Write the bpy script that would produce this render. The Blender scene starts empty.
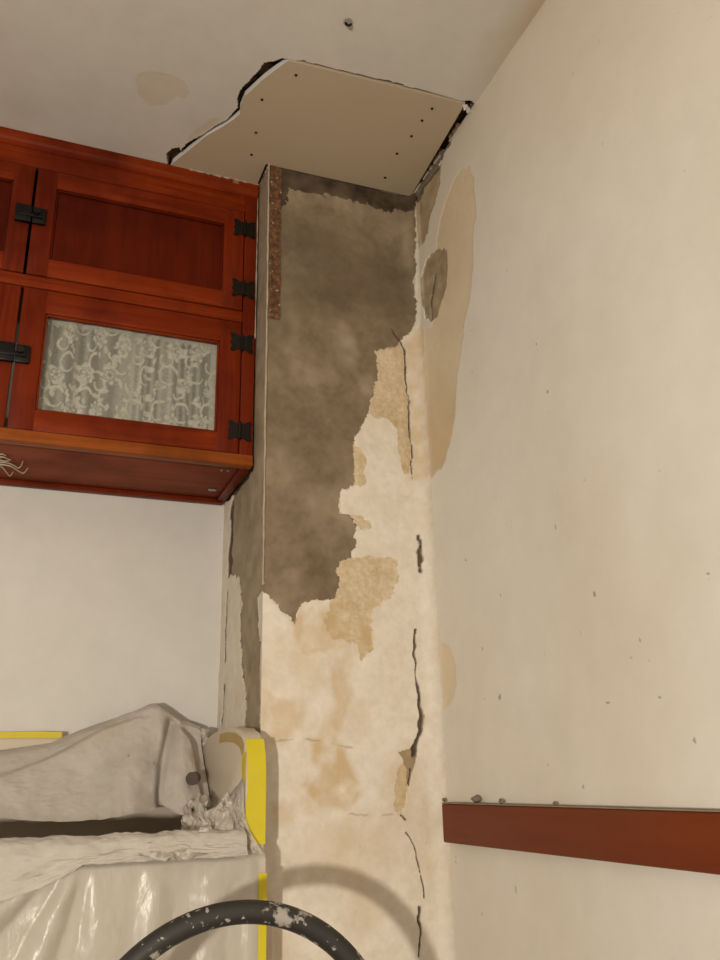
import bpy, bmesh, math, random
import numpy as np
from mathutils import Vector, Matrix

# ------------------------------------------------------------------ camera
F_PX, PITCH, YAW, ROLL = 860.016, .3371, .3803, -.024
CAM = np.array([0.0, 0.0, 1.1])
cy, sy, cp, sp = math.cos(YAW), math.sin(YAW), math.cos(PITCH), math.sin(PITCH)
FW = np.array([sy*cp, cy*cp, sp]); RT = np.array([cy, -sy, 0.0]); UP = np.cross(RT, FW)
cr, sr = math.cos(ROLL), math.sin(ROLL)
RT, UP = RT*cr + UP*sr, UP*cr - RT*sr
scn = bpy.context.scene
COL = scn.collection
cd = bpy.data.cameras.new('camera'); cam = bpy.data.objects.new('camera', cd); COL.objects.link(cam)
cd.sensor_fit = 'AUTO'; cd.sensor_width = 36; cd.lens = F_PX*36/960
cd.clip_start = .02
cam.matrix_world = Matrix(((RT[0], UP[0], -FW[0], CAM[0]), (RT[1], UP[1], -FW[1], CAM[1]),
                           (RT[2], UP[2], -FW[2], CAM[2]), (0, 0, 0, 1)))
scn.camera = cam

# ------------------------------------------------------------------ light
w = bpy.data.worlds.new('world'); scn.world = w; w.use_nodes = True
w.node_tree.nodes['Background'].inputs[0].default_value = (.9, .75, .6, 1)
w.node_tree.nodes['Background'].inputs[1].default_value = .02
ld = bpy.data.lights.new('work_lamp', 'POINT'); ld.energy = 187; ld.color = (1, .92, .80); ld.shadow_soft_size = .04
lo = bpy.data.objects.new('work_lamp', ld); COL.objects.link(lo); lo.location = (-.95, -1.05, .96)
vs = scn.view_settings
vs.view_transform = 'Standard'; vs.look = 'None'; vs.gamma = 1; vs.use_curve_mapping = False; vs.exposure = 0.0

# ------------------------------------------------------------------ the place (metres)
XR, YC, XC, YB, ZC = .767, 1.548, .417, 1.909, 2.42      # right wall, column front, column side, back wall, ceiling
COVE = .030
CABX, CABY, CABZ = .4136, 1.6334, 1.72
X0, Y0 = -1.9, -1.7                                        # far sides of the room

def hit(x, y, ax, v):
    d = FW + RT*(x-360)/F_PX - UP*(y-480)/F_PX
    return CAM + d*((v-CAM[ax])/d[ax])

# ------------------------------------------------------------------ numeric helpers
def _hash(ix, iy, seed):
    h = (ix.astype(np.int64)*374761393 + iy.astype(np.int64)*668265263 + seed*974711) & 0x7fffffff
    h = ((h ^ (h >> 13))*1274126177) & 0x7fffffff
    return ((h ^ (h >> 16)) & 0xffff)/65535.0
def vnoise(x, y, seed=0):
    x = np.asarray(x, float); y = np.asarray(y, float)
    ix, iy = np.floor(x), np.floor(y); fx, fy = x-ix, y-iy
    fx = fx*fx*(3-2*fx); fy = fy*fy*(3-2*fy)
    a, b = _hash(ix, iy, seed), _hash(ix+1, iy, seed); c, d = _hash(ix, iy+1, seed), _hash(ix+1, iy+1, seed)
    return (a+(b-a)*fx)*(1-fy) + (c+(d-c)*fx)*fy
def fbm(x, y, seed=0, octv=4):
    s, a, t = 0, .5, 0
    for k in range(octv):
        s = s + a*vnoise(x*2**k, y*2**k, seed+k*17); t += a; a *= .5
    return s/t*2-1
def inpoly(x, y, P):
    r = np.zeros(x.shape, bool); n = len(P)
    for i in range(n):
        x1, y1 = P[i]; x2, y2 = P[(i+1) % n]
        if y1 == y2: continue
        c = (y1 > y) != (y2 > y)
        r ^= c & (x < (x2-x1)*(y-y1)/(y2-y1)+x1)
    return r
def polydist(x, y, P):
    d = np.full(x.shape, 9.0)
    for (x1, y1), (x2, y2) in zip(P[:-1], P[1:]):
        ex, ey = x2-x1, y2-y1; L = ex*ex+ey*ey+1e-12
        t = np.clip(((x-x1)*ex+(y-y1)*ey)/L, 0, 1)
        d = np.minimum(d, np.hypot(x-x1-t*ex, y-y1-t*ey))
    return d
def sstep(a, b, x):
    t = np.clip((x-a)/(b-a), 0, 1); return t*t*(3-2*t)

# ------------------------------------------------------------------ materials
def newmat(name):
    m = bpy.data.materials.new(name); m.use_nodes = True
    nt = m.node_tree; b = nt.nodes['Principled BSDF']; return m, nt, b
def N(nt, t, **kw):
    n = nt.nodes.new(t)
    for k, v in kw.items(): setattr(n, k, v)
    return n
def noise(nt, vec, scale, detail=4, rough=.55, dist=0):
    n = N(nt, 'ShaderNodeTexNoise'); n.inputs['Scale'].default_value = scale
    n.inputs['Detail'].default_value = detail; n.inputs['Roughness'].default_value = rough
    n.inputs['Distortion'].default_value = dist
    nt.links.new(vec, n.inputs['Vector']); return n.outputs['Fac']
def ramp(nt, fac, a, b, c0=(0, 0, 0), c1=(1, 1, 1)):
    r = N(nt, 'ShaderNodeValToRGB'); e = r.color_ramp.elements
    e[0].position, e[1].position = a, b; e[0].color, e[1].color = (*c0, 1), (*c1, 1)
    nt.links.new(fac, r.inputs[0]); return r.outputs[0]
def mix(nt, fac, a, b, mode='MIX'):
    n = N(nt, 'ShaderNodeMix', data_type='RGBA', blend_type=mode)
    for s, v in ((n.inputs[0], fac), (n.inputs[6], a), (n.inputs[7], b)):
        if isinstance(v, (int, float)): s.default_value = v
        elif isinstance(v, tuple): s.default_value = (*v, 1)
        else: nt.links.new(v, s)
    return n.outputs[2]
def coords(nt, scale=(1, 1, 1)):
    t = N(nt, 'ShaderNodeTexCoord'); mp = N(nt, 'ShaderNodeMapping'); mp.inputs['Scale'].default_value = scale
    nt.links.new(t.outputs['Object'], mp.inputs['Vector']); return mp.outputs['Vector']
def bump(nt, b, h, strength=.2, dist=.002):
    n = N(nt, 'ShaderNodeBump'); n.inputs['Strength'].default_value = strength; n.inputs['Distance'].default_value = dist
    nt.links.new(h, n.inputs['Height']); nt.links.new(n.outputs[0], b.inputs['Normal'])
def attr(nt, name):
    a = N(nt, 'ShaderNodeAttribute'); a.attribute_name = name; return a.outputs['Fac']

def wall_mat(name, c0, c1, sc=6, rough=.75, spots=.0, stain_and_light=(.50, .36, .19), dirt_and_shade=(.075, .05, .032), bs=.15, bscale=60, fine=.25):
    m, nt, b = newmat(name); v = coords(nt)
    col = mix(nt, ramp(nt, noise(nt, v, sc, 6), .3, .7), c0, c1)
    col = mix(nt, .35*fine, col, mix(nt, ramp(nt, noise(nt, v, sc*6, 5, .65), .35, .68), tuple(k*.62 for k in c0), tuple(min(1, k*1.12) for k in c1)))
    col = mix(nt, attr(nt, 'stain_and_light'), col, stain_and_light)
    if spots:
        sp_ = ramp(nt, noise(nt, v, 55, 2), .74, .80)
        col = mix(nt, mix(nt, spots, (0, 0, 0), sp_), col, (.17, .13, .09))
    col = mix(nt, attr(nt, 'dirt_and_shade'), col, dirt_and_shade)
    nt.links.new(col, b.inputs['Base Color']); b.inputs['Roughness'].default_value = rough
    b.inputs['Specular IOR Level'].default_value = .3
    bump(nt, b, noise(nt, v, bscale, 5), bs, .003)
    return m
def plain(name, c, rough=.5, metal=0, var=.15, sc=30, bs=.1):
    m, nt, b = newmat(name); v = coords(nt)
    c2 = tuple(max(0, k*(1-var)) for k in c)
    nt.links.new(mix(nt, noise(nt, v, sc, 4), c2, c), b.inputs['Base Color'])
    b.inputs['Roughness'].default_value = rough; b.inputs['Metallic'].default_value = metal
    if bs: bump(nt, b, noise(nt, v, sc*3, 3), bs, .001)
    return m
def wood_mat(name, c0, c1, axis, rough=.38, c2=None):
    m, nt, b = newmat(name)
    s = [45, 45, 45]; s[axis] = 2.5
    v = coords(nt, tuple(s)); g = noise(nt, v, 1.0, 6, .6, 1.2)
    col = mix(nt, ramp(nt, g, .28, .72), c0, c1)
    v2 = coords(nt); col = mix(nt, ramp(nt, noise(nt, v2, 7, 4), .45, .75), col, c2 or tuple(k*.62 for k in c0))
    nt.links.new(col, b.inputs['Base Color']); b.inputs['Roughness'].default_value = rough
    b.inputs['Specular IOR Level'].default_value = .10
    bump(nt, b, g, .08, .001); return m

M = {}
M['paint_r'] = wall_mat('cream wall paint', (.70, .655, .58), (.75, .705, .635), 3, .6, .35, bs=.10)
M['paint_b'] = wall_mat('white wall paint', (.62, .595, .55), (.66, .64, .60), 3, .6, .45, bs=.08)
M['paint_c'] = wall_mat('old cream plaster', (.67, .59, .475), (.76, .70, .61), 9, .8, .2, bs=.2, fine=.6, stain_and_light=(.56, .42, .25), dirt_and_shade=(.105, .07, .042))
M['paint_k'] = wall_mat('ceiling paint', (.55, .51, .455), (.60, .56, .50), 4, .75, bs=.08, stain_and_light=(.46, .35, .22))
M['cement'] = wall_mat('grey cement render', (.150, .107, .066), (.285, .215, .140), 7, .85, .0, stain_and_light=(.37, .295, .205), dirt_and_shade=(.085, .056, .032), bs=.4, fine=.75)
M['tan'] = wall_mat('bare tan plaster', (.50, .365, .20), (.69, .57, .405), 16, .9, .0, bs=.3, fine=1.0)
M['far_wall'] = wall_mat('room wall paint', (.15, .145, .135), (.18, .17, .16), 3, .7)
M['scar2'] = wall_mat('bare grey brown plaster', (.20, .145, .09), (.43, .345, .24), 30, .9, .0, bs=.5)
M['tan2'] = wall_mat('pale tan undercoat', (.64, .53, .375), (.73, .625, .465), 7, .8, .0, bs=.12)
M['scar'] = wall_mat('bare brown plaster', (.14, .095, .058), (.34, .26, .175), 30, .9, .0, bs=.5)
M['soot'] = wall_mat('dark damp plaster', (.024, .015, .009), (.105, .072, .044), 34, .9, .0, bs=.5, stain_and_light=(.13, .095, .062))
M['peel'] = wall_mat('peeled ceiling coat', (.53, .46, .375), (.56, .49, .40), 8, .8, .0, bs=.1)
M['broken'] = plain('broken plaster edge', (.34, .225, .125), .95, var=.75, sc=60, bs=.6)
M['lath'] = plain('old lath wood', (.12, .065, .03), .9, var=.5, sc=30)
M['floor'] = plain('worn floor', (.11, .085, .06), .6, var=.4, sc=5)
RC0, RC1 = (.115, .0125, .0022), (.215, .034, .0055)
M['wood_h'] = wood_mat('red brown varnished wood, level grain', (.125, .0125, .0020), (.235, .033, .0052), 0)
M['wood_v'] = wood_mat('red brown varnished wood, upright grain', (.096, .0085, .0016), (.180, .0225, .0040), 2)
M['wood_p'] = wood_mat('dark red panel wood', (.066, .0055, .0011), (.105, .0105, .0022), 2)
M['wood_ledge'] = wood_mat('orange brown ledge wood', (.22, .050, .008), (.33, .088, .015), 0)
M['wood_under'] = wood_mat('dusty underside wood', (.20, .050, .024), (.28, .078, .042), 0, .7)
M['wood_in'] = plain('cabinet inside', (.16, .14, .115), .8)
M['rail'] = wood_mat('red brown painted rail', (.150, .027, .0070), (.200, .040, .0115), 1, .42, (.18, .042, .013))
M['bronze'] = plain('dark bronze hardware', (.022, .016, .011), .45, .6, .5, 80)
M['black'] = plain('black iron hardware', (.008, .006, .005), .4, .5, .4, 60)
M['steel'] = plain('dull steel', (.42, .39, .34), .4, .8, .3, 80)
M['dark'] = plain('dark pit', (.02, .013, .008), .9)
M['gyp_face'] = plain('drywall face paper', (.47, .37, .255), .85, var=.08, sc=5, bs=.05)
M['gyp_core'] = plain('white gypsum core', (.70, .67, .62), .95, var=.15, sc=60, bs=.4)
M['canvas'] = wall_mat('grey canvas', (.46, .42, .37), (.55, .505, .45), 12, .92, .0, bs=.3, bscale=350)
M['enamel'] = plain('cream enamel', (.62, .53, .42), .35, var=.12, sc=6, bs=.03)
M['tape'] = plain('yellow masking tape', (.68, .55, .012), .55, var=.22, sc=22, bs=.15)
M['tape_o'] = plain('stained masking tape', (.52, .37, .12), .6, var=.4, sc=40, bs=.15)
M['string'] = plain('pale string', (.55, .49, .36), .9)
M['crumb'] = plain('grey crumbs', (.20, .16, .12), .95)

def rust_mat():
    m, nt, b = newmat('rusty corner bead'); v = coords(nt)
    n = noise(nt, v, 90, 5, .7)
    col = mix(nt, ramp(nt, n, .35, .62), (.055, .022, .009), (.17, .075, .028))
    col = mix(nt, ramp(nt, noise(nt, v, 140, 3), .64, .7), col, (.38, .31, .22))
    nt.links.new(col, b.inputs['Base Color']); b.inputs['Roughness'].default_value = .9
    bump(nt, b, n, .6, .002); return m
M['rust'] = rust_mat()
def rubber_mat():
    m, nt, b = newmat('paint splattered black rubber'); v = coords(nt)
    n1 = ramp(nt, noise(nt, v, 26, 5, .6), .585, .63)
    n2 = ramp(nt, noise(nt, v, 95, 3, .55), .615, .66)
    f = mix(nt, 1.0, n1, n2, 'LIGHTEN')
    base = mix(nt, noise(nt, v, 12, 4), (.014, .012, .010), (.035, .030, .026))
    nt.links.new(mix(nt, mix(nt, .8, (0, 0, 0), f), base, (.42, .38, .33)), b.inputs['Base Color'])
    b.inputs['Roughness'].default_value = .55; bump(nt, b, f, .3, .001); return m
M['rubber'] = rubber_mat()
def glass_mat():
    m, nt, b = newmat('window glass'); nt.nodes.remove(b)
    tr = N(nt, 'ShaderNodeBsdfTransparent'); tr.inputs[0].default_value = (.93, .93, .90, 1)
    gl = N(nt, 'ShaderNodeBsdfGlossy'); gl.inputs['Roughness'].default_value = .08
    fr = N(nt, 'ShaderNodeFresnel'); fr.inputs[0].default_value = 1.45
    mx = N(nt, 'ShaderNodeMixShader'); nt.links.new(fr.outputs[0], mx.inputs[0])
    nt.links.new(tr.outputs[0], mx.inputs[1]); nt.links.new(gl.outputs[0], mx.inputs[2])
    nt.links.new(mx.outputs[0], nt.nodes['Material Output'].inputs[0]); return m
M['glass'] = glass_mat()
def lace_mat():
    m, nt, b = newmat('white lace'); nt.nodes.remove(b)
    d = N(nt, 'ShaderNodeBsdfDiffuse'); d.inputs[0].default_value = (.86, .83, .78, 1)
    tl = N(nt, 'ShaderNodeBsdfTranslucent'); tl.inputs[0].default_value = (.86, .83, .78, 1)
    m1 = N(nt, 'ShaderNodeMixShader'); m1.inputs[0].default_value = .25
    nt.links.new(d.outputs[0], m1.inputs[1]); nt.links.new(tl.outputs[0], m1.inputs[2])
    tr = N(nt, 'ShaderNodeBsdfTransparent'); m2 = N(nt, 'ShaderNodeMixShader')
    nt.links.new(attr(nt, 'weave'), m2.inputs[0])
    nt.links.new(tr.outputs[0], m2.inputs[1]); nt.links.new(m1.outputs[0], m2.inputs[2])
    nt.links.new(m2.outputs[0], nt.nodes['Material Output'].inputs[0]); return m
M['lace'] = lace_mat()
def plastic_mat():
    m, nt, b = newmat('translucent plastic sheeting'); v = coords(nt)
    b.inputs['Base Color'].default_value = (.66, .61, .53, 1)
    b.inputs['Roughness'].default_value = .30; b.inputs['Specular IOR Level'].default_value = .6
    bump(nt, b, noise(nt, coords(nt, (1, 1, .35)), 28, 5, .6, .6), .55, .006)
    tl = N(nt, 'ShaderNodeBsdfTranslucent'); tl.inputs[0].default_value = (.70, .66, .58, 1)
    tr = N(nt, 'ShaderNodeBsdfTransparent')
    m1 = N(nt, 'ShaderNodeMixShader'); m1.inputs[0].default_value = .4
    nt.links.new(tl.outputs[0], m1.inputs[1]); nt.links.new(tr.outputs[0], m1.inputs[2])
    m2 = N(nt, 'ShaderNodeMixShader'); m2.inputs[0].default_value = .35
    nt.links.new(b.outputs[0], m2.inputs[1]); nt.links.new(m1.outputs[0], m2.inputs[2])
    nt.links.new(m2.outputs[0], nt.nodes['Material Output'].inputs[0]); return m
M['plastic'] = plastic_mat()

# ------------------------------------------------------------------ object helpers
def tag(o, label=None, cat=None, group=None, kind=None):
    for k, v in (('label', label), ('category', cat), ('group', group), ('kind', kind)):
        if v: o[k] = v
    return o
def link(name, me, mats, parent=None):
    o = bpy.data.objects.new(name, me); COL.objects.link(o)
    for m in (mats if isinstance(mats, (list, tuple)) else [mats]): me.materials.append(m)
    if parent is not None:
        o.parent = parent; o.matrix_parent_inverse = Matrix.Translation(parent.location).inverted()
    return o
def empty(name, loc):
    o = bpy.data.objects.new(name, None); COL.objects.link(o); o.location = loc; o.empty_display_size = .05; return o
def from_np(name, V, Fq, mats, parent=None, attrs=None, smooth=True, sharp=None):
    me = bpy.data.meshes.new(name); V = np.asarray(V, np.float32); Fq = np.asarray(Fq, np.int32)
    k = Fq.shape[1]
    me.vertices.add(len(V)); me.vertices.foreach_set('co', V.ravel())
    me.loops.add(Fq.size); me.loops.foreach_set('vertex_index', Fq.ravel())
    me.polygons.add(len(Fq)); me.polygons.foreach_set('loop_start', np.arange(0, Fq.size, k, dtype=np.int32))
    me.polygons.foreach_set('loop_total', np.full(len(Fq), k, np.int32))
    me.polygons.foreach_set('use_smooth', np.full(len(Fq), smooth, bool))
    me.update(calc_edges=True); me.validate()
    for n_, a in (attrs or {}).items():
        at = me.attributes.new(n_, 'FLOAT', 'POINT'); at.data.foreach_set('value', np.asarray(a, np.float32))
    if sharp: me.set_sharp_from_angle(angle=sharp)
    return link(name, me, mats, parent)
def bm_obj(name, bm, mats, parent=None, smooth=False, sharp=.6):
    me = bpy.data.meshes.new(name); bmesh.ops.recalc_face_normals(bm, faces=bm.faces); bm.to_mesh(me); bm.free()
    if smooth:
        me.polygons.foreach_set('use_smooth', np.ones(len(me.polygons), bool)); me.set_sharp_from_angle(angle=sharp)
    return link(name, me, mats, parent)
def bx(bm, x0, x1, y0, y1, z0, z1, bev=0, mi=0):
    r = bmesh.ops.create_cube(bm, size=1); vs_ = r['verts']
    for v in vs_:
        v.co = Vector(((x0+x1)/2+v.co.x*(x1-x0), (y0+y1)/2+v.co.y*(y1-y0), (z0+z1)/2+v.co.z*(z1-z0)))
    fs = {f for v in vs_ for f in v.link_faces}
    for f in fs: f.material_index = mi
    if bev:
        es = list({e for v in vs_ for e in v.link_edges})
        r2 = bmesh.ops.bevel(bm, geom=es, offset=bev, segments=2, affect='EDGES', profile=.5)
        for f in r2['faces']: f.material_index = mi
def box(name, x0, x1, y0, y1, z0, z1, mat, parent=None, bev=0):
    bm = bmesh.new(); bx(bm, x0, x1, y0, y1, z0, z1, bev); return bm_obj(name, bm, mat, parent, bool(bev))
def cyl(bm, p, axis, r, h, seg=16, r2=None, mi=0):
    q = Vector((0, 0, 1)).rotation_difference(Vector(axis)).to_matrix().to_4x4()
    r_ = bmesh.ops.create_cone(bm, cap_ends=True, segments=seg, radius1=r, radius2=r if r2 is None else r2, depth=h,
                               matrix=Matrix.Translation(Vector(p)) @ q)
    for f in {f for v in r_['verts'] for f in v.link_faces}: f.material_index = mi
def prism(bm, pts, d, mi_side=0, mi_cap=0):
    """polygon of 3-D points pushed along vector d"""
    a = [bm.verts.new(Vector(p)) for p in pts]; b = [bm.verts.new(Vector(p)+Vector(d)) for p in pts]
    f1 = bm.faces.new(a); f2 = bm.faces.new(b[::-1]); f1.material_index = f2.material_index = mi_cap
    for i in range(len(a)):
        f = bm.faces.new((a[i], b[i], b[(i+1) % len(a)], a[(i+1) % len(a)])); f.material_index = mi_side
def tube_np(path, rad, seg=16):
    P = np.asarray(path, float); n = len(P); T = np.gradient(P, axis=0); T /= np.linalg.norm(T, axis=1)[:, None]
    ref = np.array([0, 1.0, 0]) if abs(T[:, 1]).max() < .9 else np.array([0, 0, 1.0])
    A = np.cross(T, ref); A /= np.linalg.norm(A, axis=1)[:, None]; B = np.cross(T, A)
    th = np.linspace(0, 2*math.pi, seg, endpoint=False)
    rad = np.broadcast_to(rad, (n,))
    V = P[:, None] + rad[:, None, None]*(A[:, None]*np.cos(th)[None, :, None] + B[:, None]*np.sin(th)[None, :, None])
    i = np.arange(n-1)[:, None]; j = np.arange(seg)[None]; k = (j+1) % seg
    Fq = np.stack([i*seg+j, i*seg+k, (i+1)*seg+k, (i+1)*seg+j], -1).reshape(-1, 4)
    return V.reshape(-1, 3), Fq
def catmull(pts, n=10):
    P = np.asarray(pts, float); P = np.vstack([2*P[0]-P[1], P, 2*P[-1]-P[-2]]); out = []
    for i in range(1, len(P)-2):
        for t in np.linspace(0, 1, n, endpoint=False):
            a, b, c, d = P[i-1], P[i], P[i+1], P[i+2]
            out.append(.5*(2*b+(c-a)*t+(2*a-5*b+4*c-d)*t*t+(3*b-a-3*c+d)*t**3))
    out.append(P[-2]); return np.array(out)
def sheet(name, V, mat, parent=None, attrs=None):
    """V: (nv, nu, 3) grid of points"""
    nv, nu = V.shape[:2]; i = np.arange(nv-1)[:, None]; j = np.arange(nu-1)[None]
    Fq = np.stack([i*nu+j, i*nu+j+1, (i+1)*nu+j+1, (i+1)*nu+j], -1).reshape(-1, 4)
    return from_np(name, V.reshape(-1, 3), Fq, mat, parent, attrs)

def layered(U, V, pos, nrm, cls_fn, cls_h, parts, attr_fn, rough_h, order, fade=None):
    """A plastered surface whose coats end in ragged edges: cls_fn gives each cell its coat; every coat is a mesh of its own.
    parts: {class: (name, material)}; order[0] is the parent."""
    nu, nv = len(U), len(V)
    uc, vc = np.meshgrid((U[:-1]+U[1:])/2, (V[:-1]+V[1:])/2)
    cls = cls_fn(uc, vc)
    hc = np.zeros(cls.shape)
    for k, h in cls_h.items(): hc[cls == k] = h
    hp = np.pad(hc, 1, mode='edge'); hv = (hp[:-1, :-1]+hp[1:, :-1]+hp[:-1, 1:]+hp[1:, 1:])/4
    ug, vg = np.meshgrid(U, V)
    if fade: hv = hv*fade(ug, vg)
    at = attr_fn(ug, vg)
    hv = hv + rough_h(ug, vg) - .004*np.where(at['dirt_and_shade'] > .6, at['dirt_and_shade'], 0)
    P = pos(ug, vg) + nrm(ug, vg)*hv[..., None]
    P = P.reshape(-1, 3)
    idx = np.arange(nu*nv).reshape(nv, nu)
    Q = np.stack([idx[:-1, :-1], idx[:-1, 1:], idx[1:, 1:], idx[1:, :-1]], -1)
    objs = {}
    for k in order:
        q = Q[cls == k]
        if not len(q): continue
        used, inv = np.unique(q.ravel(), return_inverse=True)
        nm, mt = parts[k]
        o = from_np(nm, P[used], inv.reshape(-1, 4), mt, objs.get(order[0]), {a: v.ravel()[used] for a, v in at.items()}, True, .9)
        objs[k] = o
    return objs, cls, P, idx

# ================================================================== SETTING
tag(box('floor', X0, XR, Y0, YB, -.05, 0, M['floor']), kind='structure')
tag(box('wall_left', X0-.05, X0, Y0, YB, 0, ZC, M['far_wall']), kind='structure')
tag(box('wall_front', X0, XR, Y0-.05, Y0, 0, ZC, M['far_wall']), kind='structure')

# ---- ceiling with its broken hole
hole_px = [(168, 166), (166, 154), (172, 148), (179, 147), (181, 150), (186, 143), (196, 138), (205, 134), (216, 126), (226, 121), (233, 113), (237, 108),
           (237, 98), (241, 90), (250, 79), (259, 70), (264, 63), (272, 61), (284, 58), (296, 60.5), (304, 60), (311, 63), (340, 70), (372, 77), (400, 84), (437, 94), (462, 101), (470, 100)]
HOLE = [tuple(hit(x, y, 2, ZC)[:2]) for x, y in hole_px] + [(XR+.02, 1.24), (XR+.02, YC+.004), (XC, YC+.004), (XC, 1.70), (HOLE_X0 := hit(168, 166, 2, ZC)[0], 1.70)]
PEEL = [tuple(hit(x, y, 2, ZC)[:2]) for x, y in [(134, 78), (140, 72), (160, 72), (175, 76), (186, 82), (190, 92), (186, 99), (178, 97), (168, 104), (150, 107), (140, 98)]]
PEEL2 = [tuple(hit(x, y, 2, ZC)[:2]) for x, y in [(184, 138), (196, 130), (205, 122), (222, 118), (214, 128), (200, 136), (188, 143)]]
JOINT = [tuple(hit(x, y, 2, ZC)[:2]) for x, y in [(470, 104), (500, 62), (545, -5), (580, -60)]]
Uc = np.concatenate([[X0], np.arange(-.22, .767, .0024), [XR, XR+.04]])
Vc = np.concatenate([[Y0, 0, .5], np.arange(.86, 1.75, .0024), [YB, YB+.04]])
def c_cls(u, v):
    jx = .0035*fbm(u*70, v*70, 3, 3); jy = .0035*fbm(u*70, v*70, 9, 3)
    c = np.zeros(u.shape, int)
    c[inpoly(u+jx, v+jy, PEEL)] = 1
    c[inpoly(u+jx*2.5, v+jy*2.5, PEEL2)] = 1
    c[inpoly(u+jx*.7, v+jy*.7, HOLE)] = -1
    return c
def c_attr(u, v):
    d = polydist(u, v, JOINT); n = fbm(u*14, v*14, 5)
    st = np.clip((1-d/.065)*.9+.4*n, 0, 1)*(d < .08)*sstep(1.25, 1.02, v)
    return {'stain_and_light': st*.9, 'dirt_and_shade': 0*u}
co, ccl, cP, cidx = layered(Uc, Vc, lambda u, v: np.stack([u, v, np.full(u.shape, ZC)], -1), lambda u, v: np.stack([0*u, 0*u, -1+0*u], -1),
    c_cls, {0: 0, 1: -.0003, -1: 0}, {0: ('ceiling', M['paint_k']), 1: ('bare_plaster', M['peel'])}, c_attr,
    lambda u, v: .0018*fbm(u*6, v*6, 2, 3), [0, 1])
ceiling = tag(co[0], kind='structure')
# broken sides of the hole
qs = []
rem = ccl == -1
rp = np.pad(rem, 1)
for (di, dj, a, b) in ((0, -1, (0, 0), (1, 0)), (0, 1, (1, 1), (0, 1)), (-1, 0, (0, 1), (0, 0)), (1, 0, (1, 0), (1, 1))):
    nb = rp[1+di:rp.shape[0]-1+di, 1+dj:rp.shape[1]-1+dj]
    ii, jj = np.where(rem & ~nb)
    qs.append(np.stack([cidx[ii+a[0], jj+a[1]], cidx[ii+b[0], jj+b[1]]], -1))
E_ = np.concatenate(qs); used, inv = np.unique(E_.ravel(), return_inverse=True); inv = inv.reshape(-1, 2); n_ = len(used)
Vl = cP[used]; Vu = Vl.copy(); Vu[:, 2] = ZC+.016; Vu[:, :2] += .004*np.random.RandomState(3).randn(n_, 2)
from_np('broken_edge', np.vstack([Vl, Vu]), np.stack([inv[:, 0], inv[:, 1], inv[:, 1]+n_, inv[:, 0]+n_], -1), M['broken'], ceiling, smooth=False)
for k in range(13):                                        # laths above the plaster
    y = 1.16+k*.043
    box('lath', .02, XR, y, y+.034, ZC+.017, ZC+.024, M['lath'], ceiling)
box('subfloor', X0, XR+.05, Y0, YB+.05, ZC+.15, ZC+.17, M['lath'], ceiling)
for x in (X0, .30, XR):
    box('joist', x-.02, x+.02, Y0, YB, ZC+.026, ZC+.149, M['lath'], ceiling)

# ---- back wall
bw = box('wall_back', X0, XR+.05, YB, YB+.05, 0, ZC, M['paint_b']); tag(bw, kind='structure')

# ---- chimney column: side face, front face and the coved corner to the right wall, one plastered surface
LS = YB-YC; LF = XR-COVE-XC
def col_pos(u, z):
    t = np.clip(u-LS-LF, 0, None)/COVE
    x = np.where(u < LS, XC, np.where(u < LS+LF, XC+u-LS, XR-COVE+COVE*np.sin(t)))
    y = np.where(u < LS, YB-u, np.where(u < LS+LF, YC, YC-COVE+COVE*np.cos(t)))
    return np.stack([x, y, z], -1)
def col_nrm(u, z):
    t = np.clip(u-LS-LF, 0, None)/COVE
    nx = np.where(u < LS, -1.0, -np.sin(t)); ny = np.where(u < LS, 0.0, -np.cos(t))
    return np.stack([nx, ny, 0*u], -1)
def fr(P):   # photo outline -> (u, z) on the column front
    return [(LS+p[0]-XC, p[2]) for p in (hit(x, y, 1, YC) for x, y in P)]
def sd(P):   # -> (u, z) on the column side
    return [(YB-p[1], p[2]) for p in (hit(x, y, 0, XC) for x, y in P)]
GREY = fr([(262, 140), (415, 170), (415, 240), (414.5, 300), (415, 322), (409, 334), (403, 336), (400, 342), (396, 348),
           (388, 350), (374, 351), (377, 368), (376.5, 388), (370, 398), (369, 412), (361, 428), (356, 440), (354, 455), (355.5, 470), (354, 486), (341, 490), (341, 513),
           (350, 516), (356, 526), (355, 543), (352, 556), (341, 561), (336, 567), (341, 579), (340, 591), (335, 599), (322, 602), (310, 598), (300, 600), (298, 614), (294, 623),
           (289, 618), (281, 609), (274, 603), (266, 592), (262, 592)])
DARK = fr([(262, 160), (415, 190), (416, 215), (405, 211), (390, 210), (372, 209), (358, 203), (340, 197), (318, 192), (300, 188), (291, 188), (287, 203), (284, 208), (262, 206)])
TANS = [fr(p) for p in (
    [(374, 350), (388, 349), (400, 341), (404, 350), (406, 385), (410, 420), (412, 445), (411, 476), (405, 474), (401, 455), (396, 430), (388, 418), (376, 416), (369, 412), (370, 399), (377, 388), (377, 368)],
    [(354, 446), (361, 446), (366, 455), (363, 470), (366, 482), (359, 487), (354, 485)],
    [(350, 514), (362, 517), (372, 522), (371, 527), (360, 528), (355, 524)],
    [(340, 561), (352, 556), (374, 557), (397, 560), (400, 577), (386, 598), (374, 610), (371, 630), (372, 650), (365, 660), (358, 648), (345, 640), (333, 640), (325, 620), (330, 603), (341, 590), (336, 568)])]
CHIP = fr([(400, 752), (409, 750), (414, 744), (416, 756), (414, 770), (410, 781), (407, 785), (408, 770), (403, 758)])
CHIPT = fr([(407, 760), (409, 778), (406, 800), (400, 812), (394, 805), (396, 785), (402, 765)])
SGREY = sd([(258, 150), (250, 470), (236, 478), (231, 510), (230, 572), (239, 578), (241, 600), (240, 640), (243, 670), (245, 700), (243, 735), (259, 735), (260.5, 690), (259.5, 655), (256, 615), (257, 596), (262, 588), (268, 580), (272, 150)])
SPALE = sd([(264, 548), (263, 560), (262, 588), (268, 588), (272, 545)])
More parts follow.
